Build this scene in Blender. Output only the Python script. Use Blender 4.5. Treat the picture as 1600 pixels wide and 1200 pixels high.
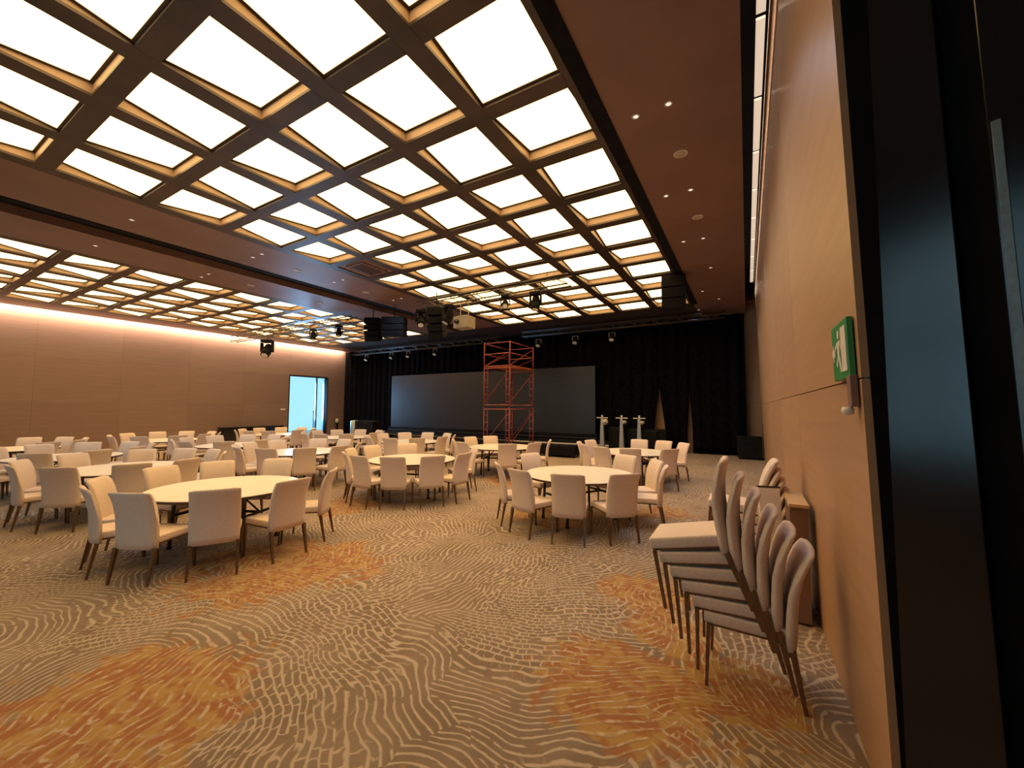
import bpy, bmesh, math, random
from mathutils import Vector, Matrix
PI = math.pi
for o in list(bpy.data.objects):
    bpy.data.objects.remove(o)
C = bpy.context.scene.collection
SC = bpy.context.scene

# ---------------------------------------------------------------- camera, world, exposure
YAW, PITCH, ROLL, FPX, HC = 0.529410117, 0.0584240470, 0.004070522, 627.045, 1.85
F = Vector((-math.sin(YAW)*math.cos(PITCH), math.cos(YAW)*math.cos(PITCH), math.sin(PITCH)))
r0 = Vector((math.cos(YAW), math.sin(YAW), 0)); u0 = r0.cross(F)
RT = math.cos(ROLL)*r0 + math.sin(ROLL)*u0; UP = -math.sin(ROLL)*r0 + math.cos(ROLL)*u0
cam_d = bpy.data.cameras.new('camera'); cam = bpy.data.objects.new('camera', cam_d); C.objects.link(cam)
m3 = Matrix((RT, UP, -F)).transposed()
cam.matrix_world = Matrix.Translation((0, 0, HC)) @ m3.to_4x4()
cam_d.sensor_fit = 'HORIZONTAL'; cam_d.sensor_width = 36; cam_d.lens = FPX/1600*36
cam_d.clip_start = 0.02; cam_d.clip_end = 200
SC.camera = cam
SC.view_settings.view_transform = 'Standard'; SC.view_settings.look = 'None'
SC.view_settings.gamma = 1; SC.view_settings.use_curve_mapping = False
SC.view_settings.exposure = 0.0
w = bpy.data.worlds.new('world'); SC.world = w; w.use_nodes = True
bg = w.node_tree.nodes['Background']; bg.inputs[0].default_value = (0.48, 0.90, 1.0, 1); bg.inputs[1].default_value = 1.15
PANEL_RGB = (4.5, 2.98, 1.18)      # luminous ceiling
def area(name, loc, size, sizey, color, power, rot):
    l = bpy.data.lights.new(name, 'AREA'); l.shape = 'RECTANGLE'; l.size = size; l.size_y = sizey
    l.color = color; l.energy = power
    o = bpy.data.objects.new(name, l); o.location = loc; o.rotation_euler = rot; C.objects.link(o); return o
# cove strips washing the top of the side walls
area('cove_strip_left', (-23.64, 7.6, 5.74), 0.05, 20.4, (1, .72, .50), 950, (0, math.radians(45), 0))
area('cove_strip_right', (0.20, 9.9, 6.05), 0.05, 14.5, (1, .78, .58), 26, (0, math.radians(-48), 0))
# daylight falling in through the side doorway and the rear window
area('doorway_daylight', (-24.9, 15.4, 2.2), 2.4, 3.4, (.30, .6, 1.0), 750, (0, math.radians(-90), 0))
area('rear_window_daylight', (-3.6, -3.9, 3.0), 2.6, 3.6, (.55, .8, 1.0), 30, (math.radians(90), 0, 0))
area('rear_window_daylight_left', (-14.5, -3.9, 2.6), 7.0, 3.6, (.5, .72, 1.0), 90, (math.radians(90), 0, 0))

# ---------------------------------------------------------------- helpers
random.seed(7)
def tag(o, label=None, cat=None, group=None, kind=None):
    if label: o['label'] = label
    if cat: o['category'] = cat
    if group: o['group'] = group
    if kind: o['kind'] = kind
    return o
def empty(name, loc=(0, 0, 0), rz=0, rot=None):
    o = bpy.data.objects.new(name, None); C.objects.link(o); o.location = loc
    o.rotation_euler = rot if rot else (0, 0, rz); o.empty_display_size = .1
    return o
def mesh(name, bm, mats, parent=None, smooth=False, loc=None):
    me = bpy.data.meshes.new(name); bm.normal_update(); bm.to_mesh(me); bm.free()
    if not isinstance(mats, (list, tuple)): mats = [mats]
    for m in mats: me.materials.append(m)
    if smooth:
        for p in me.polygons: p.use_smooth = True
    o = bpy.data.objects.new(name, me); C.objects.link(o)
    if parent: o.parent = parent
    if loc: o.location = loc
    return o
def inst(src, name, parent=None, loc=(0, 0, 0), rot=(0, 0, 0)):
    o = bpy.data.objects.new(name, src.data if hasattr(src, 'data') else src); C.objects.link(o); o.parent = parent
    o.location = loc; o.rotation_euler = rot; return o
def copy_tree(o, parent=None):
    c = o.copy(); C.objects.link(c); c.parent = parent
    for ch in list(o.children): copy_tree(ch, c)
    return c
def box(bm, x0, x1, y0, y1, z0, z1, mat=0, bev=0):
    vs = [bm.verts.new(p) for p in ((x0,y0,z0),(x1,y0,z0),(x1,y1,z0),(x0,y1,z0),(x0,y0,z1),(x1,y0,z1),(x1,y1,z1),(x0,y1,z1))]
    fs = [bm.faces.new([vs[i] for i in q]) for q in ((3,2,1,0),(4,5,6,7),(0,1,5,4),(1,2,6,5),(2,3,7,6),(3,0,4,7))]
    for f in fs: f.material_index = mat
    if bev:
        es = list({e for f in fs for e in f.edges})
        bmesh.ops.bevel(bm, geom=es, offset=bev, segments=2, affect='EDGES', profile=.6)
    return fs
def bar(bm, a, b, r, n=8, r2=None, mat=0):
    a, b = Vector(a), Vector(b); d = (b-a).normalized()
    s = d.cross(Vector((0, 0, 1)) if abs(d.z) < .9 else Vector((1, 0, 0))).normalized(); t = d.cross(s)
    r2 = r if r2 is None else r2
    off = PI/4 if n == 4 else 0
    A = [bm.verts.new(a + (s*math.cos(off+2*PI*i/n) + t*math.sin(off+2*PI*i/n))*r) for i in range(n)]
    B = [bm.verts.new(b + (s*math.cos(off+2*PI*i/n) + t*math.sin(off+2*PI*i/n))*r2) for i in range(n)]
    for i in range(n):
        f = bm.faces.new((A[i], A[(i+1) % n], B[(i+1) % n], B[i])); f.material_index = mat
    bm.faces.new(A[::-1]).material_index = mat; bm.faces.new(B).material_index = mat
def lathe(bm, prof, n=24, c=(0, 0), mat=0):
    rings = []
    for r, z in prof:
        rings.append([bm.verts.new((c[0]+r*math.cos(2*PI*i/n), c[1]+r*math.sin(2*PI*i/n), z)) for i in range(n)] if r > 1e-5 else [bm.verts.new((c[0], c[1], z))])
    for a, b in zip(rings, rings[1:]):
        for i in range(n):
            j = (i+1) % n
            if len(a) == 1 and len(b) == 1: continue
            if len(a) == 1: f = bm.faces.new((a[0], b[j], b[i]))
            elif len(b) == 1: f = bm.faces.new((a[i], a[j], b[0]))
            else: f = bm.faces.new((a[i], a[j], b[j], b[i]))
            f.material_index = mat
    if len(rings[0]) > 1: bm.faces.new(rings[0][::-1]).material_index = mat
    if len(rings[-1]) > 1: bm.faces.new(rings[-1]).material_index = mat
BM = bmesh.new

# ---------------------------------------------------------------- materials
def mat(name, col, rough=.6, metal=0, spec=.5):
    m = bpy.data.materials.new(name); m.use_nodes = True
    b = m.node_tree.nodes['Principled BSDF']
    b.inputs['Base Color'].default_value = (*col, 1); b.inputs['Roughness'].default_value = rough
    b.inputs['Metallic'].default_value = metal; b.inputs['Specular IOR Level'].default_value = spec
    return m
class NT:
    def __init__(s, m): s.t = m.node_tree; s.n = s.t.nodes; s.l = s.t.links; s.b = s.n.get('Principled BSDF')
    def node(s, typ, **k):
        n = s.n.new(typ)
        for a, v in k.items(): setattr(n, a, v)
        return n
    def put(s, sock, v):
        if isinstance(v, bpy.types.NodeSocket): s.l.new(v, sock)
        else: sock.default_value = v
    def math(s, op, a, b=0, c=None):
        n = s.node('ShaderNodeMath', operation=op); s.put(n.inputs[0], a); s.put(n.inputs[1], b)
        if c is not None: s.put(n.inputs[2], c)
        return n.outputs[0]
    def noise(s, vec, scale, detail=2, rough=.5, dist=0):
        n = s.node('ShaderNodeTexNoise'); s.put(n.inputs['Vector'], vec); n.inputs['Scale'].default_value = scale
        n.inputs['Detail'].default_value = detail; n.inputs['Roughness'].default_value = rough; n.inputs['Distortion'].default_value = dist
        return n.outputs['Fac']
    def mix(s, f, a, b):
        n = s.node('ShaderNodeMix', data_type='RGBA'); s.put(n.inputs[0], f); s.put(n.inputs[6], a); s.put(n.inputs[7], b); return n.outputs[2]
    def ramp(s, v, lo, hi):
        n = s.node('ShaderNodeMapRange', interpolation_type='SMOOTHSTEP'); s.put(n.inputs[0], v); n.inputs[1].default_value = lo; n.inputs[2].default_value = hi
        return n.outputs[0]
    def mapping(s, scale=(1, 1, 1), coord='Object', rot=(0, 0, 0)):
        t = s.node('ShaderNodeTexCoord'); m = s.node('ShaderNodeMapping'); s.l.new(t.outputs[coord], m.inputs[0])
        m.inputs['Scale'].default_value = scale; m.inputs['Rotation'].default_value = rot; return m.outputs[0]
def c4(c): return (*c, 1)
def speckled(name, a, b, scale=40, rough=.6, metal=0, sc=(1, 1, 1), detail=3, bump=0, spec=.5):
    m = mat(name, a, rough, metal, spec); t = NT(m)
    v = t.mapping(sc); f = t.noise(v, scale, detail)
    t.put(t.b.inputs['Base Color'], t.mix(t.ramp(f, .3, .7), c4(a), c4(b)))
    if bump:
        bn = t.node('ShaderNodeBump'); bn.inputs['Strength'].default_value = bump; bn.inputs['Distance'].default_value = .01
        t.put(bn.inputs['Height'], f); t.l.new(bn.outputs[0], t.b.inputs['Normal'])
    return m
def veneer(name, a, b, rough, grain=(1, 1, 1), spec=.4, coat=0):
    m = mat(name, a, rough, 0, spec); t = NT(m)
    v = t.mapping(grain); f = t.noise(v, 3.0, 5, .6, .4)
    oi = t.node('ShaderNodeObjectInfo')
    f2 = t.math('ADD', t.math('MULTIPLY', f, .8), t.math('MULTIPLY', oi.outputs['Random'], .25))
    t.put(t.b.inputs['Base Color'], t.mix(t.ramp(f2, .25, .85), c4(a), c4(b)))
    if coat: t.b.inputs['Coat Weight'].default_value = coat; t.b.inputs['Coat Roughness'].default_value = .22
    return m
M = {}
M['wall_wood'] = veneer('oak_veneer', (.38, .215, .115), (.45, .265, .145), .5, (.25, .25, 4), coat=.15)
M['shaded_wood'] = veneer('shaded_oak_veneer', (.20, .13, .105), (.245, .163, .13), .5, (.25, .25, 4))  # wall veneer darkened: the left wall's dimmer light is put into the colour
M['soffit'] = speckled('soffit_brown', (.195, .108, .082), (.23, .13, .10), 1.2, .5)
M['beam_dark'] = speckled('beam_dark_brown', (.028, .018, .015), (.07, .04, .03), 1.6, .45)
M['reveal'] = speckled('coffer_reveal_wood', (.30, .20, .13), (.36, .24, .16), 3, .5)
M['soffit_shaded'] = speckled('stage_soffit_shaded', (.045, .032, .03), (.065, .045, .04), 2, .5)  # darker soffit copy: the dim light by the stage is painted in
M['black'] = speckled('matt_black', (.004, .004, .005), (.009, .008, .009), 5, .8, spec=.15)
M['gloss_black'] = speckled('black_lacquer', (.006, .006, .008), (.012, .011, .013), 2.5, .17)
M['velvet'] = speckled('black_velvet', (.002, .002, .003), (.005, .005, .007), 6, .95, spec=.05)
M['screen'] = speckled('screen_black', (.011, .010, .009), (.014, .012, .010), .8, .38, spec=.5)
M['fabric'] = speckled('cream_upholstery', (.70, .545, .44), (.78, .615, .505), 90, .8, bump=.15, spec=.25)
M['bronze'] = speckled('bronze_leg', (.15, .085, .045), (.21, .125, .065), 30, .38, .6)
M['laminate'] = speckled('cream_laminate', (.83, .74, .64), (.87, .78, .68), 4, .35)
M['table_iron'] = speckled('black_iron', (.015, .012, .011), (.03, .025, .022), 20, .5, .4)
M['edge'] = speckled('dark_edge_band', (.03, .02, .016), (.045, .03, .022), 20, .5)
M['red'] = speckled('red_paint', (.30, .045, .035), (.18, .032, .03), 9, .5)
M['orange'] = speckled('orange_paint', (.45, .13, .055), (.34, .08, .04), 9, .5)
M['alu'] = speckled('aluminium', (.30, .28, .26), (.42, .40, .37), 25, .4, .8)
M['truss'] = speckled('truss_grey', (.07, .06, .055), (.11, .1, .09), 25, .4, .6)
M['steel'] = speckled('brushed_steel', (.55, .57, .6), (.65, .67, .7), 30, .3, 1.0, (1, 1, .05))
M['dull_steel'] = speckled('dull_steel', (.16, .19, .21), (.2, .24, .26), 30, .5, .8)
M['bin_steel'] = speckled('pale_bin_steel', (.42, .5, .56), (.5, .57, .62), 30, .35, .5)
M['lens'] = mat('lamp_glass', (.75, .72, .65), .12, .0, .8)
M['white_plastic'] = speckled('white_plastic', (.72, .66, .58), (.78, .72, .64), 12, .4)
M['beige'] = speckled('beige_metal', (.42, .36, .28), (.48, .41, .32), 8, .5)
M['projector'] = speckled('beige_projector', (.24, .2, .155), (.29, .245, .19), 8, .5)
M['trim'] = speckled('grey_trim', (.55, .52, .5), (.62, .6, .57), 8, .35)
M['green'] = speckled('exit_green', (.03, .22, .06), (.04, .26, .075), 6, .4)
M['stone'] = speckled('pale_stone', (.28, .42, .5), (.4, .55, .62), 1.6, .6)
M['tan'] = speckled('tan_wood', (.55, .34, .17), (.62, .4, .21), 6, .5)
M['plaster'] = speckled('dark_plaster', (.1, .07, .05), (.12, .085, .06), 2, .8)
def emis(name, rgb, strength=1.0, base=(.8, .8, .8), var=0.05):
    m = mat(name, base, .5); t = NT(m); v = t.mapping((1, 1, 1)); f = t.noise(v, 1.5, 2)
    t.put(t.b.inputs['Emission Color'], t.mix(f, c4([c*(1-var) for c in rgb]), c4([c*(1+var) for c in rgb])))
    t.b.inputs['Emission Strength'].default_value = strength; return m
M['lens_glow'] = emis('downlight_lens', (.9, .8, .72))  # lens glow added to go with the fill lamps below the fittings
M['panel'] = emis('luminous_panel', PANEL_RGB)
M['slotbar'] = emis('slot_light_diffuser', (.62, .50, .38))
def glass():
    m = bpy.data.materials.new('window_glass'); m.use_nodes = True; n = m.node_tree.nodes; l = m.node_tree.links
    n.remove(n['Principled BSDF']); tr = n.new('ShaderNodeBsdfTransparent'); gl = n.new('ShaderNodeBsdfGlossy'); gl.inputs['Roughness'].default_value = .02
    mx = n.new('ShaderNodeMixShader'); fr = n.new('ShaderNodeFresnel'); tr.inputs[0].default_value = (.93, .97, .98, 1)
    l.new(fr.outputs[0], mx.inputs[0]); l.new(tr.outputs[0], mx.inputs[1]); l.new(gl.outputs[0], mx.inputs[2]); l.new(mx.outputs[0], n['Material Output'].inputs[0]); return m
M['glass'] = glass()
def carpet():
    m = mat('patterned_carpet', (.3, .2, .13), .95, 0, .1); t = NT(m)
    v = t.mapping((1, 1, 1)); sx = t.node('ShaderNodeSeparateXYZ'); t.l.new(v, sx.inputs[0])
    X, Y = sx.outputs[0], sx.outputs[1]
    # fans of evenly spaced arcs: every Voronoi cell has its own far centre
    wn = t.node('ShaderNodeTexNoise'); t.put(wn.inputs['Vector'], v); wn.inputs['Scale'].default_value = .9; wn.inputs['Detail'].default_value = 2
    vm = lambda op, a, b_: (lambda n: (t.put(n.inputs[0], a), t.put(n.inputs[1], b_), n)[2])(t.node('ShaderNodeVectorMath', operation=op))
    wo = vm('MULTIPLY', vm('SUBTRACT', wn.outputs['Color'], (.5, .5, .5)).outputs[0], (.8, .8, 0)).outputs[0]
    vw = vm('ADD', v, wo).outputs[0]
    wn2 = t.node('ShaderNodeTexNoise'); t.put(wn2.inputs['Vector'], v); wn2.inputs['Scale'].default_value = 3.5; wn2.inputs['Detail'].default_value = 2
    vw2 = vm('ADD', vw, vm('MULTIPLY', vm('SUBTRACT', wn2.outputs['Color'], (.5, .5, .5)).outputs[0], (.6, .6, 0)).outputs[0]).outputs[0]
    vo = t.node('ShaderNodeTexVoronoi', voronoi_dimensions='2D', feature='F1'); vo.inputs['Scale'].default_value = .62; t.put(vo.inputs['Vector'], vw2)
    ctr = vm('ADD', vo.outputs['Position'], vm('MULTIPLY', vm('SUBTRACT', vo.outputs['Color'], (.5, .5, .5)).outputs[0], (5, 5, 0)).outputs[0]).outputs[0]
    dl_ = vm('MULTIPLY', vm('SUBTRACT', vw, ctr).outputs[0], (1, 1, 0)).outputs[0]
    ln = t.node('ShaderNodeVectorMath', operation='LENGTH'); t.put(ln.inputs[0], dl_); dist = ln.outputs['Value']
    s2 = t.node('ShaderNodeSeparateXYZ'); t.put(s2.inputs[0], dl_)
    angl = t.math('ARCTAN2', s2.outputs[1], s2.outputs[0])
    n3 = t.noise(v, 7.0, 2, .5)
    ph = t.math('ADD', t.math('MULTIPLY', dist, 17), t.math('MULTIPLY', n3, .7))
    tri = t.math('ABSOLUTE', t.math('SUBTRACT', t.math('FRACT', ph), .5))
    n5 = t.noise(v, 14, 1, .5)
    thr = t.math('ADD', .03, t.math('MULTIPLY', n5, .22))
    line = t.math('SUBTRACT', 1, t.ramp(t.math('SUBTRACT', tri, thr), -.08, .08))
    band = t.math('FLOOR', t.math('ADD', ph, .5))
    q = t.math('ADD', t.math('MULTIPLY', angl, 21), t.math('MULTIPLY', band, .43))
    q = t.math('ADD', q, t.math('MULTIPLY', n3, 1.6))
    link = t.math('SUBTRACT', 1, t.ramp(t.math('ABSOLUTE', t.math('SUBTRACT', t.math('FRACT', q), .5)), .04, .12))
    lk = t.math('MULTIPLY', link, t.ramp(t.noise(v, .7, 1), .42, .50))
    line = t.math('MAXIMUM', line, lk)
    # small gaps in the lines
    line = t.math('MULTIPLY', line, t.ramp(t.noise(v, 9, 1), .30, .40))
    # coloured drifts
    blobs = [(-4.7, 2.8, 1.2), (-3.35, .85, 1.0), (-2.9, 6.5, .95), (-.75, 2.75, .72), (-.95, 4.25, .55), (-.1, 3.1, .5), (-1.3, 7.6, .6), (-.6, 3.6, .45), (-6.6, 5.0, .8), (-5.2, 8.9, .9), (-9.2, 3.9, .9)]
    d = None; warp = t.math('MULTIPLY', t.math('SUBTRACT', t.noise(v, 1.7, 3, .6), .5), 1.5)
    for bx, by, br in blobs:
        dx = t.math('SUBTRACT', X, bx); dy = t.math('SUBTRACT', Y, by)
        dd = t.math('DIVIDE', t.math('SQRT', t.math('ADD', t.math('MULTIPLY', dx, dx), t.math('MULTIPLY', dy, dy))), br)
        d = dd if d is None else t.math('MINIMUM', d, dd)
    d = t.math('ADD', d, warp)
    patch = t.math('SUBTRACT', 1, t.ramp(d, .5, 1.1))
    spots = t.noise(v, 8.5, 2, .55)
    pm = t.ramp(t.math('ADD', t.math('MULTIPLY', patch, .42), t.math('MULTIPLY', spots, .9)), .56, .78)
    base = t.mix(t.ramp(t.noise(v, 2.2, 3), .35, .65), (.225, .158, .112, 1), (.285, .205, .148, 1))
    pile = t.noise(v, 160, 2, .6)
    mustard = t.mix(t.ramp(t.noise(v, 7, 2), .42, .55), (.40, .235, .085, 1), (.33, .14, .06, 1))
    col = t.mix(pm, base, mustard)
    cream = t.mix(t.math('MULTIPLY', pm, .45), (.50, .385, .285, 1), (.50, .345, .21, 1))
    lp = t.math('MULTIPLY', line, t.math('SUBTRACT', 1, t.math('MULTIPLY', t.math('MULTIPLY', pm, .7), t.ramp(t.noise(v, 13, 1), .42, .54))))
    col = t.mix(lp, col, cream)
    vg = t.node('ShaderNodeHueSaturation'); t.put(vg.inputs['Color'], col); t.put(vg.inputs['Value'], t.math('ADD', .86, t.math('MULTIPLY', pile, .3)))
    t.l.new(vg.outputs[0], t.b.inputs['Base Color'])
    bn = t.node('ShaderNodeBump'); bn.inputs['Strength'].default_value = .5; bn.inputs['Distance'].default_value = .006
    t.put(bn.inputs['Height'], t.math('ADD', line, t.math('MULTIPLY', pile, .6))); t.l.new(bn.outputs[0], t.b.inputs['Normal'])
    return m
M['carpet'] = carpet()

# ---------------------------------------------------------------- room shell
YB, YS = -3.5, 18.6          # back wall, wood wall behind the stage curtain
XL, XR = -23.9, 0.5
HZ = 5.6
def struct(name, bm, m, parent=None, **k):
    o = mesh(name, bm, m, parent, **k)
    if not parent: o['kind'] = 'structure'
    return o
b = BM(); box(b, XL-.3, 3.2, YB-.3, YS+.3, -.1, 0); struct('floor', b, M['carpet'])
# left wall with a tall opening near the stage
DY0, DY1, DZ = 14.12, 16.72, 3.76
wl = bpy.data.objects.new('wall_left', None)
b = BM()
box(b, XL-.3, XL-.03, YB-.3, DY0, 0, 6.6); box(b, XL-.3, XL-.03, DY1, YS+.3, 0, 6.6); box(b, XL-.3, XL-.03, DY0, DY1, DZ, 6.6)
wl = struct('wall_left', b, M['plaster'])
def panels(parent, segs, rows, place, m, gap=.003):
    for (a0, a1) in segs:
        for (z0, z1) in rows:
            bb = BM(); place(bb, a0+gap/2, a1-gap/2, z0+gap/2, z1-gap/2); mesh('wall_panel', bb, m, parent)
ly = [YB]+[DY0-2.52*k for k in range(6, 0, -1)]+[DY0]
pl_left = lambda bb, a0, a1, z0, z1: box(bb, XL-.03, XL, a0, a1, z0, z1)
panels(wl, list(zip(ly, ly[1:]))+[(DY1, YS)], [(.0, 1.98), (1.98, DZ), (DZ, 6.3)], pl_left, M['shaded_wood'])
panels(wl, [(DY0, DY1)], [(DZ+.03, 6.3)], pl_left, M['shaded_wood'])
# right wall: leans a touch, veneered boards in two rows
wr = empty('wall_right'); wr['kind'] = 'structure'; wr.location = (XR, 0, 0); wr.rotation_euler = (0, -.024, 0)
ry = [2.37, 5.06, 7.5, 9.94, 12.38, 14.82, 17.2]
panels(wr, list(zip(ry, ry[1:])), [(0, 1.99), (1.99, 6.45)], lambda bb, a0, a1, z0, z1: box(bb, 0, .03, a0, a1, z0, z1), M['wall_wood'], .008)
b = BM(); box(b, .03, .2, 2.37, 17.2, 0, 6.5); mesh('backing', b, M['black'], wr)
b = BM(); box(b, XL-.3, 3.2, YS, YS+.3, 0, 6.6); ws = struct('wall_stage', b, M['plaster'])
for i in range(10):
    bb = BM(); x0 = XL+2.44*i; box(bb, x0+.004, min(x0+2.436, .62), YS-.03, YS, 0, 6.2); mesh('wall_panel', bb, M['wall_wood'] if i > 6 else M['shaded_wood'], ws)
b = BM(); WX0, WX1, WZ0, WZ1 = -6.8, -2.0, 1.0, 5.0
box(b, XL-.3, -18.2, YB-.3, YB, 0, 6.6); box(b, -10.8, WX0, YB-.3, YB, 0, 6.6); box(b, -18.2, -10.8, YB-.3, YB, 4.6, 6.6); box(b, -18.2, -10.8, YB-.3, YB, 0, .5); box(b, WX1, 3.2, YB-.3, YB, 0, 6.6); box(b, WX0, WX1, YB-.3, YB, 0, WZ0); box(b, WX0, WX1, YB-.3, YB, WZ1, 6.6)
struct('wall_back', b, M['shaded_wood'])
b = BM(); box(b, 2.6, 3.2, YB, YS, 0, 6.6); struct('wall_recess', b, M['plaster'])
b = BM(); box(b, XL-.3, 3.2, YB-.3, YS+.3, 6.6, 6.8); rf = struct('light_block_slab', b, M['black']); rf.name = 'light_block_roof'  # unseen roof slab, added to keep the world light out
# rear windows
wn = empty('window_2', (0, YB-.15, 0)); wn['kind'] = 'structure'
b = BM()
for k in range(5): box(b, -18.2+1.835*k, -18.14+1.835*k, -.04, .04, .5, 4.6)
for z in (.5, 4.54): box(b, -18.2, -10.8, -.035, .035, z, z+.06)
mesh('window_frame', b, M['black'], wn)
for i in range(4):
    bb = BM(); x0 = -18.14+i*1.835; box(bb, x0, x0+1.775, -.006, .006, .56, 4.54); mesh('pane', bb, M['glass'], wn)
wn = empty('window_1', (0, YB-.15, 0)); wn['kind'] = 'structure'
b = BM()
for a in (WX0, WX0+1.6, WX0+3.2, WX1-.06): box(b, a, a+.06, -.04, .04, WZ0, WZ1)
for z in (WZ0, 3.0, WZ1-.06): box(b, WX0, WX1, -.035, .035, z, z+.06)
mesh('window_frame', b, M['black'], wn)
for i in range(3):
    bb = BM(); x0 = WX0+.06+i*1.6; box(bb, x0, x0+1.53, -.006, .006, WZ0+.06, WZ1-.06); mesh('pane', bb, M['glass'], wn)

# ---------------------------------------------------------------- ceiling
b = BM()
for x0, x1, y0, y1 in ((-1.58, .04, YB, 18.2), (-11.42, -9.54, YB, 15.57), (-14.22, -12.36, YB, 15.57), (-23.58, -22.185, YB, 18.2)):
    box(b, x0, x1, y0, y1, HZ, HZ+.25)
ceil = struct('ceiling', b, M['soffit'])
b = BM(); box(b, -22.18, -1.585, 15.68, 18.2, HZ, HZ+.25); mesh('stage_soffit', b, M['soffit_shaded'], ceil)
b = BM(); box(b, -12.36, -11.42, YB, 15.57, HZ+.18, HZ+.25); box(b, -12.0, -11.78, YB, 15.57, HZ+.1, HZ+.18); mesh('partition_track', b, M['black'], ceil)
b = BM(); box(b, .04, .62, YB, YS, 6.45, 6.55); box(b, .02, .04, YB, 17.6, HZ+.25, 6.5); mesh('slot_lining', b, M['black'], ceil)
AX, AY = 1.3275, 1.275
BWX, BWY, BH = .245, .21, .24
ys = [2.82+AY*i for i in range(-2, 11)]
def beam(x0, x1, y0, y1):
    bb = BM(); fs = box(bb, x0, x1, y0, y1, HZ+.03, HZ+BH, 1)
    box(bb, x0-.006, x1+.006, y0-.006, y1+.006, HZ-.004, HZ+.03, 0)
    return mesh('beam', bb, [M['beam_dark'], M['reveal']], ceil)
lp1 = None
def coffers(xr, phase, skip=()):
    global lp1
    xs = [xr-AX*j for j in range(7)]
    yA, yB_ = ys[0]-BWY/2, ys[-1]+BWY/2
    for x in xs: beam(x-BWX/2, x+BWX/2, yA, yB_)
    for y in ys:
        for a, c in zip(xs, xs[1:]): beam(c+BWX/2+.007, a-BWX/2-.007, y-BWY/2, y+BWY/2)
    for i in range(12):
        for j in range(6):
            x0, x1 = xs[j+1]+BWX/2+.002, xs[j]-BWX/2-.002; y0, y1 = ys[i]+BWY/2+.002, ys[i+1]-BWY/2-.002
            if (i, j) in skip:
                bb = BM(); box(bb, x0, x1, y0, y1, HZ+.02, HZ+.06); mesh('vent_panel', bb, M['soffit'], ceil)
                continue
            t1 = (i+j+phase) % 2 == 0
            zn, zf = (HZ+.165, HZ+.035) if t1 else (HZ+.035, HZ+.165)
            if t1 not in pan:
                w_, l_ = (x1-x0)/2, (y1-y0)/2; fr = .035
                def tilt(bb):
                    for v in bb.verts: v.co.z += zn + (zf-zn)*(v.co.y+l_)/(2*l_) - HZ
                    return bb
                bb = BM(); box(bb, -w_+fr, w_-fr, -l_+fr, l_-fr, .004, .015)
                pf = mesh('light_panel', tilt(bb), [M['panel']], None)
                bb = BM()
                for q in ((-w_, -w_+fr, -l_, l_), (w_-fr, w_, -l_, l_), (-w_+fr, w_-fr, -l_, -l_+fr), (-w_+fr, w_-fr, l_-fr, l_)): box(bb, *q, -.006, .02)
                ff = mesh('panel_frame', tilt(bb), [M['beam_dark']], pf)
                pan[t1] = (pf, ff); p, f_ = pf, ff
            else:
                p = inst(pan[t1][0], 'light_panel'); f_ = inst(pan[t1][1], 'panel_frame', p)
            p.parent = ceil; p.location = ((x0+x1)/2, (y0+y1)/2, HZ)
pan = {}
coffers(-1.58, 0, skip={(5, 5)})
coffers(-14.22, 1)
b = BM(); box(b, -22.2, -1.58, YB, ys[0]-.11, HZ, HZ+.25); mesh('rear_soffit', b, M['soffit'], ceil)
b = BM()
box(b, -1.62, -1.44, ys[0], 15.6, HZ-.02, HZ); mesh('edge_trim', b, M['black'], ceil)
# slot lights
for k in range(9):
    y0 = 3.4+1.2725*k
    bb = BM(); box(bb, .185, .27, y0+.04, y0+1.235, 5.9, 5.93); mesh('slot_light', bb, M['slotbar'], ceil)
b = BM(); box(b, .30, .31, 2, 15, 5.86, 5.94); mesh('slot_rail', b, M['soffit'], ceil)

# vent grille in the odd coffer
t = tag(empty('air_vent', (-8.88, 7.29+.0, HZ+.02)), 'slatted air vent filling one coffer between the glowing ceiling panels', 'vent')
b = BM(); box(b, -.34, .34, -.42, -.38, -.03, 0); box(b, -.34, .34, .38, .42, -.03, 0); box(b, -.34, -.3, -.38, .38, -.03, 0); box(b, .3, .34, -.38, .38, -.03, 0); mesh('frame', b, M['soffit'], t)
b = BM(); box(b, -.3, .3, -.38, .38, -.008, -.002); mesh('backing', b, M['black'], t)
for k in range(5):
    bb = BM(); box(bb, -.24+.12*k-.018, -.24+.12*k+.018, -.38, .38, -.028, -.01); mesh('slat', bb, M['soffit'] if k else M['alu'], t)

# downlights, speakers and sprinklers in the soffits
small = [(-1.14, 5.08), (-.74, 5.06), (-1.14, 7.32), (-.74, 7.32), (-1.14, 9.58), (-.74, 9.6), (-.74, 11.75), (-1.14, 14.03), (-.74, 15.3), (-1.49, 16.64),
         (-10.65, 5.25), (-10.22, 5.24), (-10.65, 7.56), (-10.22, 7.54), (-10.65, 9.9), (-10.22, 9.87), (-13.59, 5.33), (-13.1, 5.31), (-13.1, 3.01), (-10.62, 2.93)]
big = [(-.75, 6.18), (-.74, 8.46), (-10.64, 6.4), (-10.7, 8.76), (-13.2, 6.49), (-13.3, 8.89)]
def where(x, y):
    s = 'right soffit' if x > -2 else ('bulkhead near side' if x > -11.5 else 'bulkhead far side')
    return s
order = ['nearest', 'second', 'third', 'fourth', 'fifth', 'sixth', 'seventh', 'eighth', 'ninth', 'tenth']
cnt = {}
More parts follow.
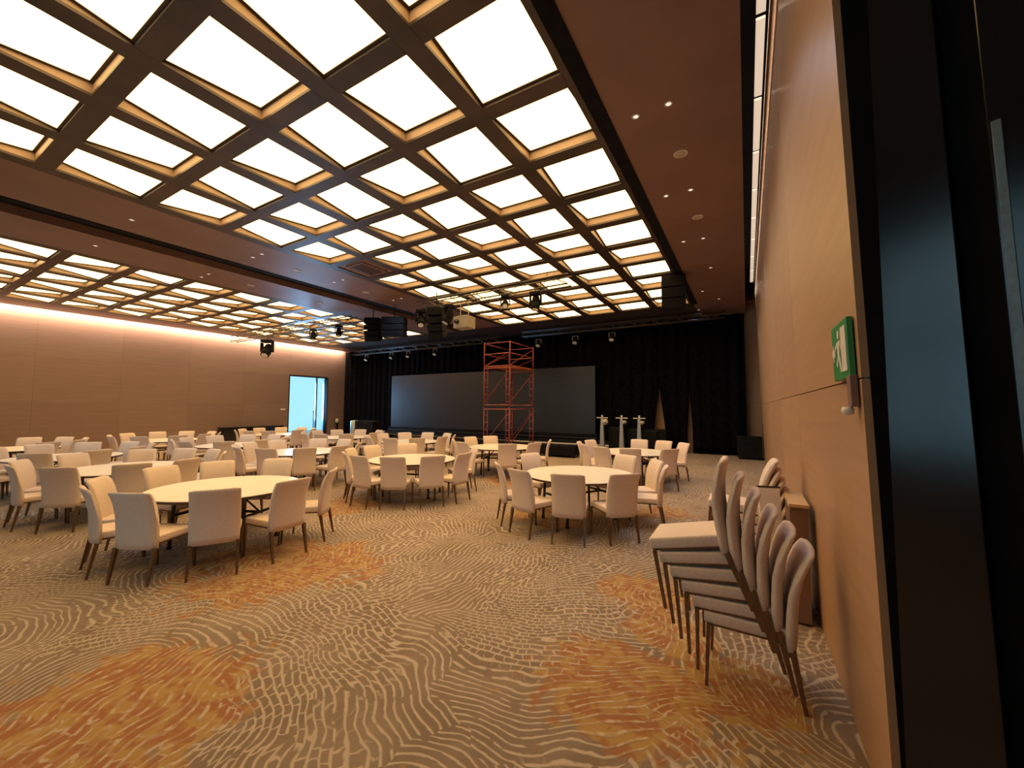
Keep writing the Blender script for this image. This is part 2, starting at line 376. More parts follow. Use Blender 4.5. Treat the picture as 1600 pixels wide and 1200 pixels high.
for x, y in sorted(small, key=lambda p: (p[1], -p[0])):
    wv = where(x, y); k = cnt.get(wv, 0); cnt[wv] = k+1
    t = tag(empty('downlight', (x, y, HZ)), 'small round ceiling spot, %s, %s' % (order[k]+(' from the camera' if k else ' to the camera'), wv), 'downlight', 'small recessed spots in the soffits')
    bb = BM(); lathe(bb, [(.05, 0), (.05, -.006), (.032, -.008), (.032, 0)], 16); mesh('ring', bb, M['white_plastic'], t, True)
    bb = BM(); lathe(bb, [(.031, -.001), (.031, -.004), (0, -.005)], 16); mesh('lens', bb, M['lens_glow'], t)
    sl = bpy.data.lights.new('blue_fill', 'SPOT'); sl.energy = 55 if y < 16 else 8; sl.color = (.55, .75, 1.0); sl.spot_size = math.radians(130); sl.spot_blend = .8; sl.shadow_soft_size = .03  # blue fill lamp added at each fitting to cool the room light
    so = bpy.data.objects.new('blue_fill', sl); so.location = (0, 0, -.03); so.parent = t; C.objects.link(so)
cnt = {}
for x, y in sorted(big, key=lambda p: p[1]):
    wv = where(x, y); k = cnt.get(wv, 0); cnt[wv] = k+1
    t = tag(empty('ceiling_speaker', (x, y, HZ)), 'larger round ceiling speaker grille, %s one in the %s' % (['nearer', 'farther'][k], wv), 'speaker', 'round speaker grilles in the soffits')
    bb = BM(); lathe(bb, [(.1, 0), (.1, -.008), (.085, -.012), (.085, 0)], 20); mesh('ring', bb, M['white_plastic'], t, True)
    bb = BM(); lathe(bb, [(.084, -.002), (.084, -.008), (0, -.01)], 20); mesh('grille', bb, M['beige'], t)

# ---------------------------------------------------------------- doorway on the left wall with daylight beyond
d = empty('door_1', (XL, 0, 0)); d['kind'] = 'structure'
b = BM(); box(b, -.3, .02, DY0, DY0+.05, 0, DZ); box(b, -.3, .02, DY1-.05, DY1, 0, DZ); box(b, -.3, .02, DY0+.05, DY1-.05, DZ-.05, DZ); mesh('door_frame', b, M['black'], d)
b = BM(); box(b, -.26, -.24, DY0+.05, DY1-.05, 0.02, DZ-.05); mesh('pane', b, M['glass'], d)
b = BM(); box(b, -.27, -.2, 16.02, 16.12, 0, DZ-.05); mesh('mullion', b, M['steel'], d)
b = BM(); box(b, -6, -.3, 8, 34, -.1, 0); o = mesh('terrace', b, M['stone'], d)
for k in range(6):
    bb = BM(); box(bb, -1.0, -.7, 17.05, 17.35, .62*k+.005, .62*k+.61, 0, .008); mesh('stone', bb, M['stone'], d)
t = tag(empty('bollard', (-26.2, 17.3, 0)), 'slim grey post standing outside behind the glass doorway', 'post')
b = BM(); bar(b, (0, 0, 0), (0, 0, 1.5), .05, 12); mesh('post', b, M['stone'], t, True)
b = BM(); bar(b, (0, 0, 1.5), (0, 0, 1.56), .075, 12); mesh('cap', b, M['alu'], t)

# ---------------------------------------------------------------- stage, screen, curtains
t = tag(empty('stage', (0, 0, 0)), 'low black stage platform in front of the black curtain', 'stage')
b = BM(); box(b, -20.2, -4.6, 15.75, 17.75, 0, .36); mesh('platform', b, M['gloss_black'], t)
b = BM(); box(b, -20.22, -4.58, 15.72, 17.76, .36, .385); mesh('deck', b, M['black'], t)
b = BM(); box(b, -9.4, -4.7, 15.69, 15.718, .33, .385); mesh('edge_strip', b, M['trim'], t)
b = BM(); box(b, -19.0, -9.4, 15.69, 15.718, .35, .385); mesh('edge_strip', b, M['alu'], t)
t = tag(empty('video_screen', (0, 17.6, 0)), 'very wide dark grey video wall screen behind the stage', 'screen')
for i in range(13):
    for j in range(6):
        bb = BM(); x0 = -18.85+i*.995; z0 = .66+j*.515; box(bb, x0+.0006, x0+.9944, -.05, 0, z0+.0006, z0+.5144); mesh('screen_panel', bb, M['screen'], t)
b = BM(); box(b, -18.95, -5.82, -.12, .0, .39, .655); mesh('base_rail', b, M['black'], t)
b = BM(); box(b, -18.95, -5.82, -.16, -.12, .47, .50); mesh('rail_lip', b, M['truss'], t)
b = BM(); box(b, -18.85, -5.92, 0, .08, .66, 3.75); mesh('frame', b, M['black'], t)
# curtain drapes: each has its own folds; edges may be drawn aside at mid height
def drape(x0, x1, label, lean0=None, lean1=None, y=18.05, z0=0.02, z1=HZ, seed=0):
    n = max(8, int((x1-x0)*14)); rows = 14; bm = BM(); g = []
    for r in range(rows+1):
        z = z0+(z1-z0)*r/rows; a = x0+(lean0(z) if lean0 else 0); c = x1+(lean1(z) if lean1 else 0); line = []
        for i in range(n+1):
            u = i/n; xx = a+(c-a)*u; q = x0+(x1-x0)*u
            yy = y+.07*math.sin(q*13+seed+.3*math.sin(z))+.03*math.sin(q*29+seed*2)
            line.append(bm.verts.new((xx, yy, z)))
        g.append(line)
    for r in range(rows):
        for i in range(n): bm.faces.new((g[r][i], g[r][i+1], g[r+1][i+1], g[r+1][i]))
    o = mesh('curtain', bm, M['velvet'], None, True); s = o.modifiers.new('t', 'SOLIDIFY'); s.thickness = .012
    tag(o, label, 'curtain', 'black drapes across the stage wall'); return o
lab = ['black velvet drape at the left corner beside the veneered wall', 'black velvet drape just left of the wide screen', 'black velvet drape behind the left end of the screen',
       'black velvet drape behind the screen left of the red scaffold', 'black velvet drape directly behind the red scaffold tower', 'black velvet drape behind the right end of the screen']
xs = [-23.86, -20.6, -17.4, -14.2, -11.2, -8.0, -5.3]
for i in range(6): drape(xs[i], xs[i+1]-.01, lab[i], seed=i)
tri = lambda w0, zt: (lambda z: w0*max(0, 1-max(0, z-.9)/(zt-.9)))
drape(-5.3, -3.26, 'black velvet drape behind the three grey lifting stands', lean1=lambda z: -tri(.22, 2.9)(z), seed=7)
drape(-3.25, -2.06, 'black velvet drape between the two slits that show wood', lean0=tri(.25, 2.9), lean1=lambda z: -tri(.09, 2.7)(z), seed=8)
drape(-2.05, -.03, 'wide black velvet drape at the right end beside the veneered wall', lean0=tri(.09, 2.7), seed=9)
b = BM(); bar(b, (-23.8, 18.05, HZ-.04), (0, 18.05, HZ-.04), .025); tag(mesh('curtain_rail', b, M['black'], None), 'long black rail holding the stage curtain under the soffit', 'rail')
def flight_case(name, x0, x1, y0, y1, z1, label, m=None):
    t = tag(empty(name, ((x0+x1)/2, (y0+y1)/2, 0)), label, 'case'); hx, hy = (x1-x0)/2, (y1-y0)/2
    bb = BM(); box(bb, -hx, hx, -hy, hy, .08, z1*.7, 0, .01); mesh('body', bb, M['black'], t)
    bb = BM(); box(bb, -hx, hx, -hy, hy, z1*.7+.004, z1, 0, .01); mesh('lid', bb, M['black'], t)
    for sx in (-1, 1):
        for sy in (-1, 1):
            bb = BM(); bar(bb, (sx*(hx-.08)-.02, sy*(hy-.08), .04), (sx*(hx-.08)+.02, sy*(hy-.08), .04), .04, 12); mesh('caster', bb, M['black'], t)
    return t
flight_case('flight_case', -3.75, -2.85, 17.2, 17.85, .96, 'black flight case standing under the wider wood slit in the curtain')
flight_case('flight_case', -.35, .44, 16.9, 17.5, .82, 'black flight case at the foot of the wood strip by the right wall')
flight_case('flight_case', -18.8, -17.4, 14.9, 15.5, 1.08, 'black flight case beside the steel bin at the left of the stage')
flight_case('flight_case', -7.0, -5.5, 13.9, 14.6, .42, 'low black case on the floor before the right end of the stage')
# steel bin
t = tag(empty('steel_bin', (-19.2, 15.2, 0)), 'tall round steel bin reflecting blue daylight near the stage corner', 'bin')
b = BM(); lathe(b, [(.21, .02), (.23, .05), (.23, .98), (.22, 1.0)], 32); mesh('body', b, M['bin_steel'], t, True)
b = BM(); lathe(b, [(.232, 1.0), (.235, 1.02), (.2, 1.07), (.11, 1.09), (0, 1.09)], 32); mesh('lid', b, M['bin_steel'], t, True)
b = BM(); lathe(b, [(.2, 0), (.2, .02), (0, .02)], 24); mesh('base', b, M['black'], t)
# small pot by the doorway, long black cabinet on the left wall
t = tag(empty('sideboard', (XL+.24, 12.03, 0)), 'long low black sideboard standing against the left wall', 'sideboard')
b = BM(); box(b, -.22, .2, -1.6, 1.6, .05, .70); mesh('body', b, M['gloss_black'], t)
b = BM(); box(b, -.235, .225, -1.62, 1.62, .70, .735); mesh('top', b, M['black'], t)
for k in range(4):
    bb = BM(); box(bb, .2, .215, -1.59+.8*k, -.81+.8*k, .07, .68); mesh('door', bb, M['gloss_black'], t)
t = tag(empty('wall_plate', (XL, 13.8, 1.68)), 'small pale switch plate on the left wall beside the doorway', 'switch')
b = BM(); box(b, 0, .012, -.14, .14, -.04, .04, 0, .003); mesh('plate', b, M['white_plastic'], t)
for k in range(3):
    bb = BM(); box(bb, .012, .017, -.11+.08*k, -.05+.08*k, -.025, .025); mesh('rocker', bb, M['trim'], t)
t = tag(empty('urn_pedestal', (XL+.35, 17.25, 0)), 'small dark pedestal with a pale top right of the doorway', 'pedestal')
b = BM(); lathe(b, [(.16, 0), (.16, .03), (.06, .06), (.06, .7), (.15, .74), (.15, .78), (0, .78)], 20); mesh('stand', b, M['black'], t, True)
b = BM(); lathe(b, [(.07, .78), (.11, .86), (.1, 1.0), (.05, 1.06), (0, 1.06)], 20); mesh('urn', b, M['beige'], t, True)

# ---------------------------------------------------------------- scaffold tower
t = tag(empty('scaffold_tower', (-8.06, 13.6, 0)), 'red steel scaffold tower standing before the wide screen', 'scaffold')
CN = {'A': (0, 0), 'B': (-1.22, 0), 'D': (-1.22, 2.0), 'E': (0, 2.0)}
for k, (x, y) in CN.items():
    for z0, z1, m in ((.12, 1.84, 'red'), (1.85, 3.5, 'red'), (3.51, 4.5, 'red')):
        bb = BM(); bar(bb, (x, y, z0), (x, y, z1), .026, 10); mesh('post', bb, M[m], t, True)
    bb = BM(); bar(bb, (x-.025, y, .07), (x+.025, y, .07), .07, 14); mesh('caster', bb, M['black'], t)
for y in (0, 2.0):          # the two ladder frames, rungs along their left and right ends
    for z0, z1 in ((.12, 1.84), (1.85, 3.5)):
        for sx in (-1.22, 0):
            xi = sx+.17 if sx < 0 else -.17
            bb = BM(); bar(bb, (xi, y, z0+.1), (xi, y, z1-.08), .018, 8); mesh('ladder_rail', bb, M['red'], t, True)
            for k in range(5):
                zz = z0+.22+.3*k
                bb = BM(); bar(bb, (sx, y, zz), (xi, y, zz), .013, 6); mesh('rung', bb, M['orange'], t)
        for zz in (z0+.1, z1-.06):
            bb = BM(); bar(bb, (-1.22, y, zz), (0, y, zz), .02, 8); mesh('cross_rail', bb, M['orange'], t, True)
    for zz in (4.02, 4.46):
        bb = BM(); bar(bb, (-1.22, y, zz), (0, y, zz), .018, 8); mesh('guard_rail', bb, M['orange' if zz < 4.2 else 'red'], t, True)
for x in (-1.22, 0):
    for zz in (4.02, 4.46, 3.44, 1.78):
        bb = BM(); bar(bb, (x, 0, zz), (x, 2.0, zz), .018, 8); mesh('guard_rail', bb, M['red'], t, True)
    for z0, z1 in ((.4, 1.7), (2.1, 3.35), (3.55, 4.4)):
        bb = BM(); bar(bb, (x+.03, 0, z0), (x+.03, 2.0, z1), .012, 6); mesh('brace', bb, M['red'], t)
for y in (0, 2.0):
    for z0, z1 in ((.4, 1.7), (2.1, 3.35), (3.55, 3.95)):
        bb = BM(); bar(bb, (-1.2, y+.03, z0), (-.03, y+.03, z1), .012, 6); mesh('brace', bb, M['red'], t)
for k in range(3):
    bb = BM(); box(bb, -1.2+.4*k, -.82+.4*k, .02, 1.98, 3.5, 3.545, 0, .004); mesh('plank', bb, M['orange'], t)
# three lifting stands
for k, (x, lb) in enumerate(((-4.4, 'left'), (-3.72, 'middle'), (-3.13, 'right'))):
    t = tag(empty('lifting_stand', (x, 13.8, 0)), 'grey tapered crank lifting stand with a cross bar, %s of the three' % lb, 'stand', 'lifting stands right of the screen')
    bb = BM(); bar(bb, (0, 0, .1), (0, 0, 1.52), .13, 4, .055); mesh('mast', bb, M['alu'], t)
    bb = BM(); bar(bb, (0, -.0, .6), (0, 0, 1.6), .035, 4); mesh('inner_mast', bb, M['trim'], t)
    bb = BM(); bar(bb, (-.2, 0, 1.5), (.2, 0, 1.5), .02, 8); mesh('cross_bar', bb, M['beige'], t)
    bb = BM(); bar(bb, (.1, -.08, 1.36), (.1, .06, 1.36), .1 if k == 0 else .06, 16); w_ = mesh('winch', bb, M['beige'], t, True)
    bb = BM(); bar(bb, (.1, -.1, 1.36), (.2, -.12, 1.3), .01, 6); mesh('crank_handle', bb, M['black'], w_)
    for a in range(4):
        an = PI/4+a*PI/2; bb = BM(); bar(bb, (.05*math.cos(an), .05*math.sin(an), .12), (.27*math.cos(an), .36*math.sin(an), .04), .025, 6); mesh('leg', bb, M['black'], t)
    flight_case('flight_case', x+.1, x+.46, 14.2, 14.75, 1.15-.05*k, 'upright black case beside the %s grey lifting stand' % lb)

# ---------------------------------------------------------------- trusses and stage lights
def truss(name, x0, x1, y, z, h, label, slope=0.0, nseg=None, wires=True):
    t = tag(empty(name, (0, y, z)), label, 'truss'); 
    yy = lambda x: slope*(x-x0)
    for dy in (-h/2, h/2):
        for dz in (0, h):
            bb = BM(); bar(bb, (x0, dy+yy(x0), dz), (x1, dy+yy(x1), dz), .022, 8); mesh('chord', bb, M['truss'], t, True)
    n = nseg or int((x1-x0)/.45)
    for i in range(n):
        a = x0+(x1-x0)*i/n; c = x0+(x1-x0)*(i+1)/n
        for dy in (-h/2, h/2):
            bb = BM(); up = i % 2; bar(bb, (a, dy+yy(a), h*up), (c, dy+yy(c), h*(1-up)), .01, 5); mesh('lacing', bb, M['truss'], t)
    if wires:
        for k in range(3):
            x = x0+(x1-x0)*(.12+.38*k); bb = BM(); bar(bb, (x, yy(x), h), (x, yy(x), HZ-z+.02), .008, 5); mesh('hanger', bb, M['black'], t)
    return t
truss('lighting_truss', -9.5, -4.0, 10.0, 5.12, .26, 'nearer lighting truss hanging under the right field of ceiling panels', -.03)
truss('lighting_truss', -22.4, -13.2, 10.3, 5.12, .26, 'lighting truss hanging under the far left field of ceiling panels')
truss('lighting_truss', -21.6, -10.6, 16.9, 5.14, .22, 'lighting truss in front of the curtain left of the red scaffold')
truss('lighting_truss', -9.3, -.6, 16.9, 5.26, .22, 'lighting truss in front of the curtain right of the red scaffold')
def par(loc, label, tilt=.5, top=5.14):
    t = tag(empty('spotlight', loc), label, 'spotlight', 'spotlights on the stage trusses')
    bb = BM(); bar(bb, (0, 0, 0), (0, 0, top-loc[2]), .012, 6); mesh('clamp', bb, M['black'], t)
    bb = BM(); bar(bb, (-.13, 0, 0), (.13, 0, 0), .01, 6); bar(bb, (-.13, 0, 0), (-.13, 0, -.18), .01, 6); bar(bb, (.13, 0, 0), (.13, 0, -.18), .01, 6); mesh('yoke', bb, M['alu'], t)
    dv = Vector((0, -math.sin(tilt), -math.cos(tilt))); c = Vector((0, 0, -.18))
    bb = BM(); bar(bb, c-dv*.15, c+dv*.15, .085, 16, .115); mesh('housing', bb, M['black'], t, True)
    bb = BM(); bar(bb, c+dv*.15, c+dv*.165, .1, 16); mesh('lens', bb, M['lens'], t)
pl = [(-20.27, 'dimmest far left'), (-18.1, 'second from the left'), (-16.75, 'third from the left'), (-14.73, 'last before the scaffold'), (-8.39, 'first right of the scaffold'), (-6.56, 'over the right end of the screen'), (-4.9, 'over the lifting stands')]
for x, lb in pl: par((x, 16.79, 5.05), 'small stage spotlight hanging on the curtain truss, '+lb, top=5.15 if x < -10 else 5.27)
def mover(loc, label, az, el, s=1.0):
    t = tag(empty('moving_head', loc, az), label, 'stage light', 'moving heads on the lighting trusses')
    bb = BM(); box(bb, -.17*s, .17*s, -.14*s, .14*s, -.1*s, 0, 0, .02*s); mesh('base', bb, M['black'], t)
    bb = BM(); box(bb, -.2*s, -.15*s, -.07*s, .07*s, -.42*s, -.1*s, 0, .015); mesh('yoke_arm', bb, M['black'], t)
    bb = BM(); box(bb, .15*s, .2*s, -.07*s, .07*s, -.42*s, -.1*s, 0, .015); mesh('yoke_arm', bb, M['black'], t)
    d_ = Vector((0, -math.cos(el), -math.sin(el))); c = Vector((0, 0, -.36*s))
    bb = BM(); bar(bb, c-d_*.22*s, c+d_*.04*s, .11*s, 16, .15*s); bar(bb, c+d_*.04*s, c+d_*.24*s, .15*s, 16, .13*s); h_ = mesh('head', bb, M['black'], t, True)
    bb = BM(); bar(bb, c+d_*.24*s, c+d_*.25*s, .1*s, 16); mesh('lens', bb, M['lens'], h_)
    bb = BM(); bar(bb, (0, 0, 0), (0, 0, 5.13-loc[2]), .02, 6); mesh('clamp', bb, M['truss'], t)
mover((-19.05, 10.17, 4.92), 'big dark moving head hanging against the left wall glow', .6, .9, 1.35)
mover((-15.6, 10.17, 5.08), 'slim dark moving head over the far tables, left of two', .9, 1.2, .75)
mover((-13.95, 10.17, 5.08), 'slim dark moving head over the far tables, right of two', .9, 1.2, .75)
mover((-5.95, 9.76, 5.08), 'dark moving head high on the nearer truss, left of two', .5, .6, .7)
mover((-4.95, 9.73, 5.03), 'narrow dark moving head lower on the nearer truss, right of two', .2, 1.3, .85)
def line_array(name, loc, az, n, wd, ht, label, tilt0=.1, m='black'):
    t = tag(empty(name, loc, az), label, 'loudspeaker'); z = 0
    bb = BM(); box(bb, -wd/2, wd/2, -.2, .2, 0, .05); bar(bb, (0, 0, .05), (0, 0, max(.06, HZ-.006-loc[2])), .015, 6); mesh('fly_bar', bb, M['black'], t)
    yo = 0
    for k in range(n):
        a = -tilt0*k; bb = BM(); box(bb, -wd/2, wd/2, -.24, .2, -ht+.012, 0, 0, .015)
        o = mesh('cabinet', bb, M[m], t); o.location = (0, yo, z-.005); o.rotation_euler = (-a, 0, 0)
        g = BM(); box(g, -wd/2+.03, wd/2-.03, -.255, -.24, -ht+.03, -.02); mesh('grille', g, M['black'], o)
        z -= ht*math.cos(a); yo += ht*math.sin(-a)
    return t
line_array('line_array', (-12.35, 10.5, 5.2), .5, 4, .55, .2, 'dark curved loudspeaker array hanging left of the bulkhead end, round silhouette', .12)
line_array('line_array', (-11.2, 10.5, 5.1), .5, 3, .85, .22, 'boxy dark loudspeaker array beside the curved array by the bulkhead', .02)
line_array('line_array', (-8.65, 9.9, 5.0), .35, 4, .5, .22, 'tall dark tilted loudspeaker array in the middle of the truss cluster', .15)
line_array('line_array', (-1.69, 11.85, 5.49), .1, 3, .62, .30, 'black loudspeaker array hanging at the right edge of the ceiling panels', .02)
t = tag(empty('projector', (-7.45, 9.81, 4.62), 0), 'beige box projector hanging at the right of the truss cluster', 'projector')
b = BM(); box(b, -.26, .26, -.22, .22, -.36, 0, 0, .02); mesh('body', b, M['projector'], t)
b = BM(); bar(b, (-.1, -.22, -.17), (-.1, -.3, -.17), .07, 16); mesh('lens', b, M['gloss_black'], t, True)
b = BM(); box(b, -.2, .2, -.15, .15, 0, .03); bar(b, (-.15, 0, .03), (-.15, 0, .53), .012, 6); bar(b, (.15, 0, .03), (.15, 0, .53), .012, 6); mesh('bracket', b, M['alu'], t)
mover((-9.3, 9.86, 5.08), 'beige-lit moving head at the left of the truss cluster', .8, 1.0, .95)
mover((-8.1, 9.83, 5.08), 'moving head with a pale rim between array and projector', -.6, 1.1, 1.0)

# ---------------------------------------------------------------- exit sign, bracket, black doors at the right edge
t = tag(empty('exit_sign', (.443, 2.62, 2.145), 0, (0, -.024, 0)), 'green exit sign with white running figure on the right wall', 'sign')
b = BM(); box(b, -.025, 0, -.19, .19, -.145, .145, 0, .004); mesh('sign_board', b, M['green'], t)
def flat(bm, pts, x0=-.029, x1=-.0255):
    a = [bm.verts.new((x0, y, z)) for y, z in pts]; c = [bm.verts.new((x1, y, z)) for y, z in pts]
    bm.faces.new(a); bm.faces.new(c[::-1])
    for i in range(len(pts)): bm.faces.new((a[i], c[i], c[(i+1) % len(pts)], a[(i+1) % len(pts)]))
b = BM()   # white doorway block, arrow and running man
flat(b, [(-.17, -.11), (-.06, -.11), (-.06, .11), (-.17, .11)])
mesh('door_symbol', b, M['white_plastic'], t)
b = BM()
flat(b, [(.0+.022*math.cos(a*PI/5), .085+.022*math.sin(a*PI/5)) for a in range(10)])
flat(b, [(-.03, .055), (.04, .05), (.03, -.02), (-.01, -.02)])
flat(b, [(.0, -.02), (.03, -.02), (.075, -.06), (.06, -.08)]); flat(b, [(-.01, -.02), (.015, -.02), (-.02, -.11), (-.045, -.105)]); flat(b, [(.04, .05), (.035, .03), (.085, .01), (.09, .025)]); flat(b, [(-.03, .055), (-.03, .035), (-.055, .0), (-.06, .015)])
mesh('running_figure', b, M['white_plastic'], t)
b = BM(); flat(b, [(.10, .02), (.13, .02), (.13, .05), (.175, 0), (.13, -.05), (.13, -.02), (.10, -.02)]); mesh('arrow', b, M['white_plastic'], t)
t = tag(empty('wall_bracket', (.448, 2.45, 1.95), 0, (0, -.024, 0)), 'small brown wall bracket with a white knob below the exit sign', 'bracket')
b = BM(); box(b, -.03, 0, -.035, .035, -.09, .06, 0, .005); mesh('plate', b, M['soffit'], t)
b = BM(); lathe(b, [(.0, -.13), (.022, -.125), (.026, -.105), (.02, -.09), (0, -.09)], 16, (-.035, .02)); mesh('knob', b, M['white_plastic'], t, True)
# black lacquered door leaves closing the recess next to the camera
DD = Vector((.9, -.436, 0)).normalized(); ang = math.atan2(DD.y, DD.x)
dr = empty('door_2', (.506, 2.385, 0), 0, (0, -.024, ang)); dr['kind'] = 'structure'
b = BM(); box(b, .0, .325, .0, .05, .01, 5.4, 0, .004); mesh('door_leaf', b, M['gloss_black'], dr)
b = BM(); box(b, .32, .44, .06, .1, 0, 5.4); mesh('door_frame', b, M['black'], dr)
b = BM(); box(b, .435, 1.4, .0, .05, .01, 5.4, 0, .004); mesh('door_leaf', b, M['gloss_black'], dr)
b = BM(); box(b, .445, .472, -.006, .0, 1.0, 2.95, 0, .002); mesh('edge_strip', b, M['dull_steel'], dr)
b = BM(); box(b, .0, 1.6, .0, .1, 5.4, 6.5); mesh('door_header', b, M['black'], dr)

# ---------------------------------------------------------------- round tables
def make_table():
    t = empty('round_table')
    bb = BM(); lathe(bb, [(.87, .722), (.897, .724), (.9, .745), (.895, .75), (0, .75)], 64); mesh('tabletop', bb, M['laminate'], t)
    bb = BM(); lathe(bb, [(.875, .712), (.9005, .712), (.9015, .74), (.875, .74)], 64); mesh('edge_band', bb, M['edge'], t)
    bb = BM(); box(bb, -.78, .78, -.33, -.29, .68, .72); box(bb, -.78, .78, .29, .33, .68, .72); mesh('under_rail', bb, M['table_iron'], t)
    for sx in (-1, 1):
        for sy in (-1, 1):
            bb = BM(); bar(bb, (sx*.47, sy*.31, .70), (sx*.5, sy*.33, .03), .022, 8); bar(bb, (sx*.5, sy*.33, 0), (sx*.5, sy*.33, .03), .03, 10); mesh('leg', bb, M['table_iron'], t)
        bb = BM(); bar(bb, (sx*.485, -.31, .42), (sx*.485, .31, .42), .02, 8); mesh('cross_bar', bb, M['table_iron'], t)
        bb = BM(); bar(bb, (sx*.485, .0, .42), (sx*.12, 0, .70), .012, 6); mesh('brace', bb, M['table_iron'], t)
    bb = BM(); bar(bb, (-.485, .0, .42), (.485, 0, .42), .018, 8); mesh('stretcher', bb, M['table_iron'], t)
    return t

# ---------------------------------------------------------------- the upholstered chair (faces +Y)
def make_chair():
    t = empty('banquet_chair')
    # backrest: side profile swept across the width, slightly wrapped
    prof = [(.352, -.245, .028), (.42, -.247, .031), (.55, -.250, .031), (.68, -.262, .030), (.80, -.290, .028), (.89, -.325, .026), (.935, -.347, .023), (.955, -.358, .012)]
    bm = BM(); nx = 8; g = []
    ring = []
    for z, y, h in prof: ring.append((y+h, z))
    for z, y, h in prof[::-1]: ring.append((y-h, z))
    for i in range(nx+1):
        u = -1+2*i/nx; x = .232*u; wrap = .028*u*u; sh = 1-.35*(abs(u) > .99)
        row = []
        for k, (y, z) in enumerate(ring):
            cy = prof[k][1] if k < len(prof) else prof[len(ring)-1-k][1]
            cz = z-(.010 if (abs(u) > .99 and z > .9) else 0)
            row.append(bm.verts.new((x*(1-.03*max(0, .6-z)), cy+(y-cy)*sh+wrap, cz)))
        g.append(row)
    n = len(ring)
    for i in range(nx):
        for k in range(n): bm.faces.new((g[i][k], g[i][(k+1) % n], g[i+1][(k+1) % n], g[i+1][k]))
    bm.faces.new(g[0]); bm.faces.new(g[-1][::-1])
    bmesh.ops.recalc_face_normals(bm, faces=bm.faces)
    mesh('backrest', bm, M['fabric'], t, True)
    bm = BM(); box(bm, -.218, .218, -.218, .262, .40, .478, 0, .016)
    for v in bm.verts:
        if v.co.z > .46: v.co.z += .012*max(0, 1-(v.co.x/.23)**2)*max(0, 1-((v.co.y-.02)/.25)**2)
    mesh('seat', bm, M['fabric'], t, True)
    bm = BM(); box(bm, -.21, .21, -.235, .245, .388, .401); mesh('seat_frame', bm, M['bronze'], t)
    for sx in (-1, 1):
        bm = BM(); bar(bm, (sx*.226, .232, .40), (sx*.226, .246, 0), .018, 4, .013); mesh('leg', bm, M['bronze'], t)
        bm = BM(); bar(bm, (sx*.218, -.235, .36), (sx*.22, -.30, 0), .026, 4, .015); mesh('leg', bm, M['bronze'], t)
    return t
chair0 = make_chair(); ch_used = [False]
def place_chair(loc, rz, label, group, rot=None):
    if not ch_used[0]: o = chair0; ch_used[0] = True
    else: o = copy_tree(chair0)
    o.location = loc; o.rotation_euler = rot if rot else (0, 0, rz)
    return tag(o, label, 'chair', group)

D = math.degrees
# (x, y, table angle, short description, polar angles of its chairs)
tables = [
 (-6.2, 2.86, 25, 'nearest table at front left', [192, 162, 124, 41, 5, 331, 299, 265, 235]),
 (-2.47, 6.46, 60, 'front table right of centre', [221, 253, 285, 319, 7, 37, 71, 155]),
 (-6.2, 6.40, 20, 'middle table left of centre', [241, 268, 299, 333, 357, 53, 140, 176, 208]),
 (-2.5, 10.4, 50, 'far table at the right', [190, 222, 250, 279, 317, 40, 68, 95, 162]),
 (-6.0, 9.7, 15, 'far table below the scaffold', [308, 340, 25, 137, 168, 215, 252]),
 (-9.6, 2.8, 30, 'second front table at left', [237, 272, 310, 346, 16, 60, 92, 124, 156, 197]),
 (-9.55, 6.0, 10, 'third table behind the front left one', [331, 3, 298, 262, 232, 172, 130, 205, 95, 40]),
 (-9.4, 9.6, 35, 'far table left of the scaffold', None),
 (-12.8, 2.7, 20, 'fourth column table, front row', None),
 (-12.75, 6.0, 45, 'fourth column table, middle row', None),
 (-12.7, 9.6, 15, 'fourth column table, stage row', None),
 (-16.2, 2.4, 30, 'fifth column table, front row', None),
 (-16.4, 5.7, 60, 'fifth column table, middle row', None),
 (-16.3, 9.2, 10, 'fifth column table, stage row', None),
]
table0 = make_table(); first = True
Fh = Vector((F.x, F.y)).normalized()
nth = ['first', 'second', 'third', 'fourth', 'fifth', 'sixth', 'seventh']
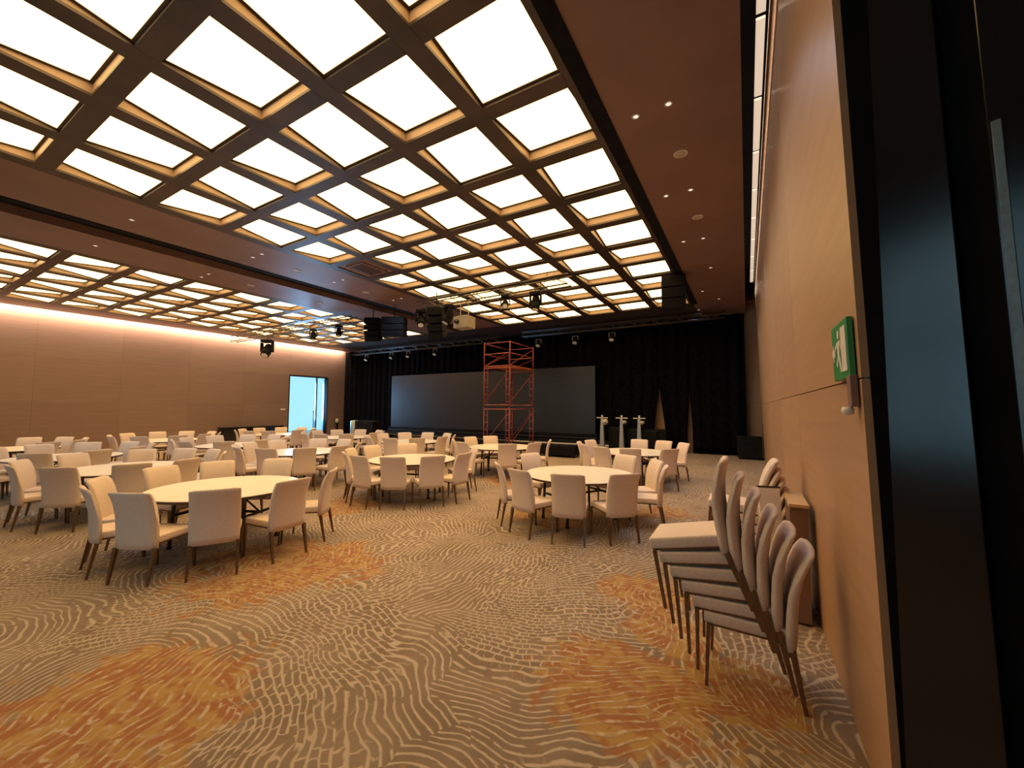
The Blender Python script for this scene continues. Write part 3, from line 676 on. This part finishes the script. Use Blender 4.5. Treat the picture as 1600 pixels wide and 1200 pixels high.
for ti, (tx, ty, ta, desc, angs) in enumerate(tables):
    t = table0 if first else copy_tree(table0); first = False
    t.location = (tx, ty, 0); t.rotation_euler = (0, 0, math.radians(ta))
    tag(t, 'round cream banquet table with black legs, '+desc, 'table', 'round banquet tables')
    if angs is None:
        off = random.uniform(0, 36); angs = [off+36*k+random.uniform(-4, 4) for k in range(10)]
    tocam = Vector((-tx, -ty)).normalized(); rightv = Vector((-tocam.y, tocam.x))
    A = sorted(angs)
    for _ in range(60):
        for q in range(len(A)):
            p_ = (q+1) % len(A); g_ = (A[p_]-A[q]) % 360
            if g_ < 29.5: e_ = (29.5-g_)/2; A[q] -= e_; A[p_] += e_
    angs = A
    L = []
    for a in angs:
        ar = math.radians(a); L.append((Vector((math.cos(ar), math.sin(ar))), a))
    near = sorted([q for q in L if q[0].dot(tocam) >= .0], key=lambda q: q[0].dot(rightv))
    far = sorted([q for q in L if q[0].dot(tocam) < .0], key=lambda q: q[0].dot(rightv))
    for side, LL in (('near', near), ('far', far)):
        for k, (v, a) in enumerate(LL):
            rr = 1.045+random.uniform(-.02, .03); ar = math.radians(a)
            lb = 'cream chair, %s from left on %s side of %s' % (nth[k], side, desc)
            place_chair((tx+rr*v.x, ty+rr*v.y, 0), ar+PI/2+random.uniform(-.06, .06), lb, 'cream chairs around the round tables')

# ---------------------------------------------------------------- stacked chairs by the right wall
oz = ['bottom chair', 'second chair from the bottom', 'third chair from the bottom', 'third chair from the top', 'second chair from the top', 'top chair']
def stack(px, py, n, labels, group, dx=-.072, dz=.084, t0=-1, t1=12, rz0=PI/2, fx=-.29):
    # reference point: front top edge of the seat; chair faces -X, tilting forward as the stack rises
    for k in range(n):
        th = math.radians(t0+(t1-t0)*k/5)
        P = Vector((fx+dx*k+px, py, .478+dz*k))
        # local front-top point of the seat is (0,.262,.478) -> after turning to face -X: (-.262,0,.478)
        R = Matrix.Rotation(-th, 4, 'Y') @ Matrix.Rotation(rz0, 4, 'Z')
        o = place_chair((0, 0, 0), 0, labels[k], group)
        loc = P-(R @ Vector((0, .262, .478)))
        o.matrix_world = Matrix.Translation(loc) @ R
stack(0.0, 3.31, 6, ['cream upholstered chair, %s in the near leaning stack' % s for s in oz], 'chairs in the near leaning stack')

nz = ['bottom chair', 'second chair from the bottom', 'middle chair', 'second chair from the top', 'top chair']
stack(.02, 5.05, 5, ['cream upholstered chair, %s in the farther stack by the right wall' % q for q in nz], 'chairs in the farther stack', dx=-.03, dz=.1, t0=-2, t1=-4)
t = tag(empty('side_cabinet', (.36, 4.62, 0)), 'narrow tan wooden cabinet against the right wall behind the near chair stack', 'cabinet')
b = BM(); box(b, -.055, .07, -.3, .3, .02, .99); mesh('body', b, M['soffit'], t)
b = BM(); box(b, -.07, .08, -.32, .32, .992, 1.02, 0, .003); mesh('top', b, M['tan'], t)
b = BM(); box(b, -.062, -.056, -.28, .28, .05, .96); mesh('door', b, M['soffit'], t)
t = tag(empty('leaning_board', (.20, 4.36, 0), 0, (math.radians(-9), 0, .25)), 'cream board leaning against the tan cabinet behind the near chair stack', 'board')
b = BM(); box(b, -.09, .09, 0, .025, .0, 1.12, 0, .006); mesh('board', b, M['laminate'], t)
b = BM(); box(b, -.095, .095, -.004, .029, 1.12, 1.135); mesh('edge_trim', b, M['edge'], t)
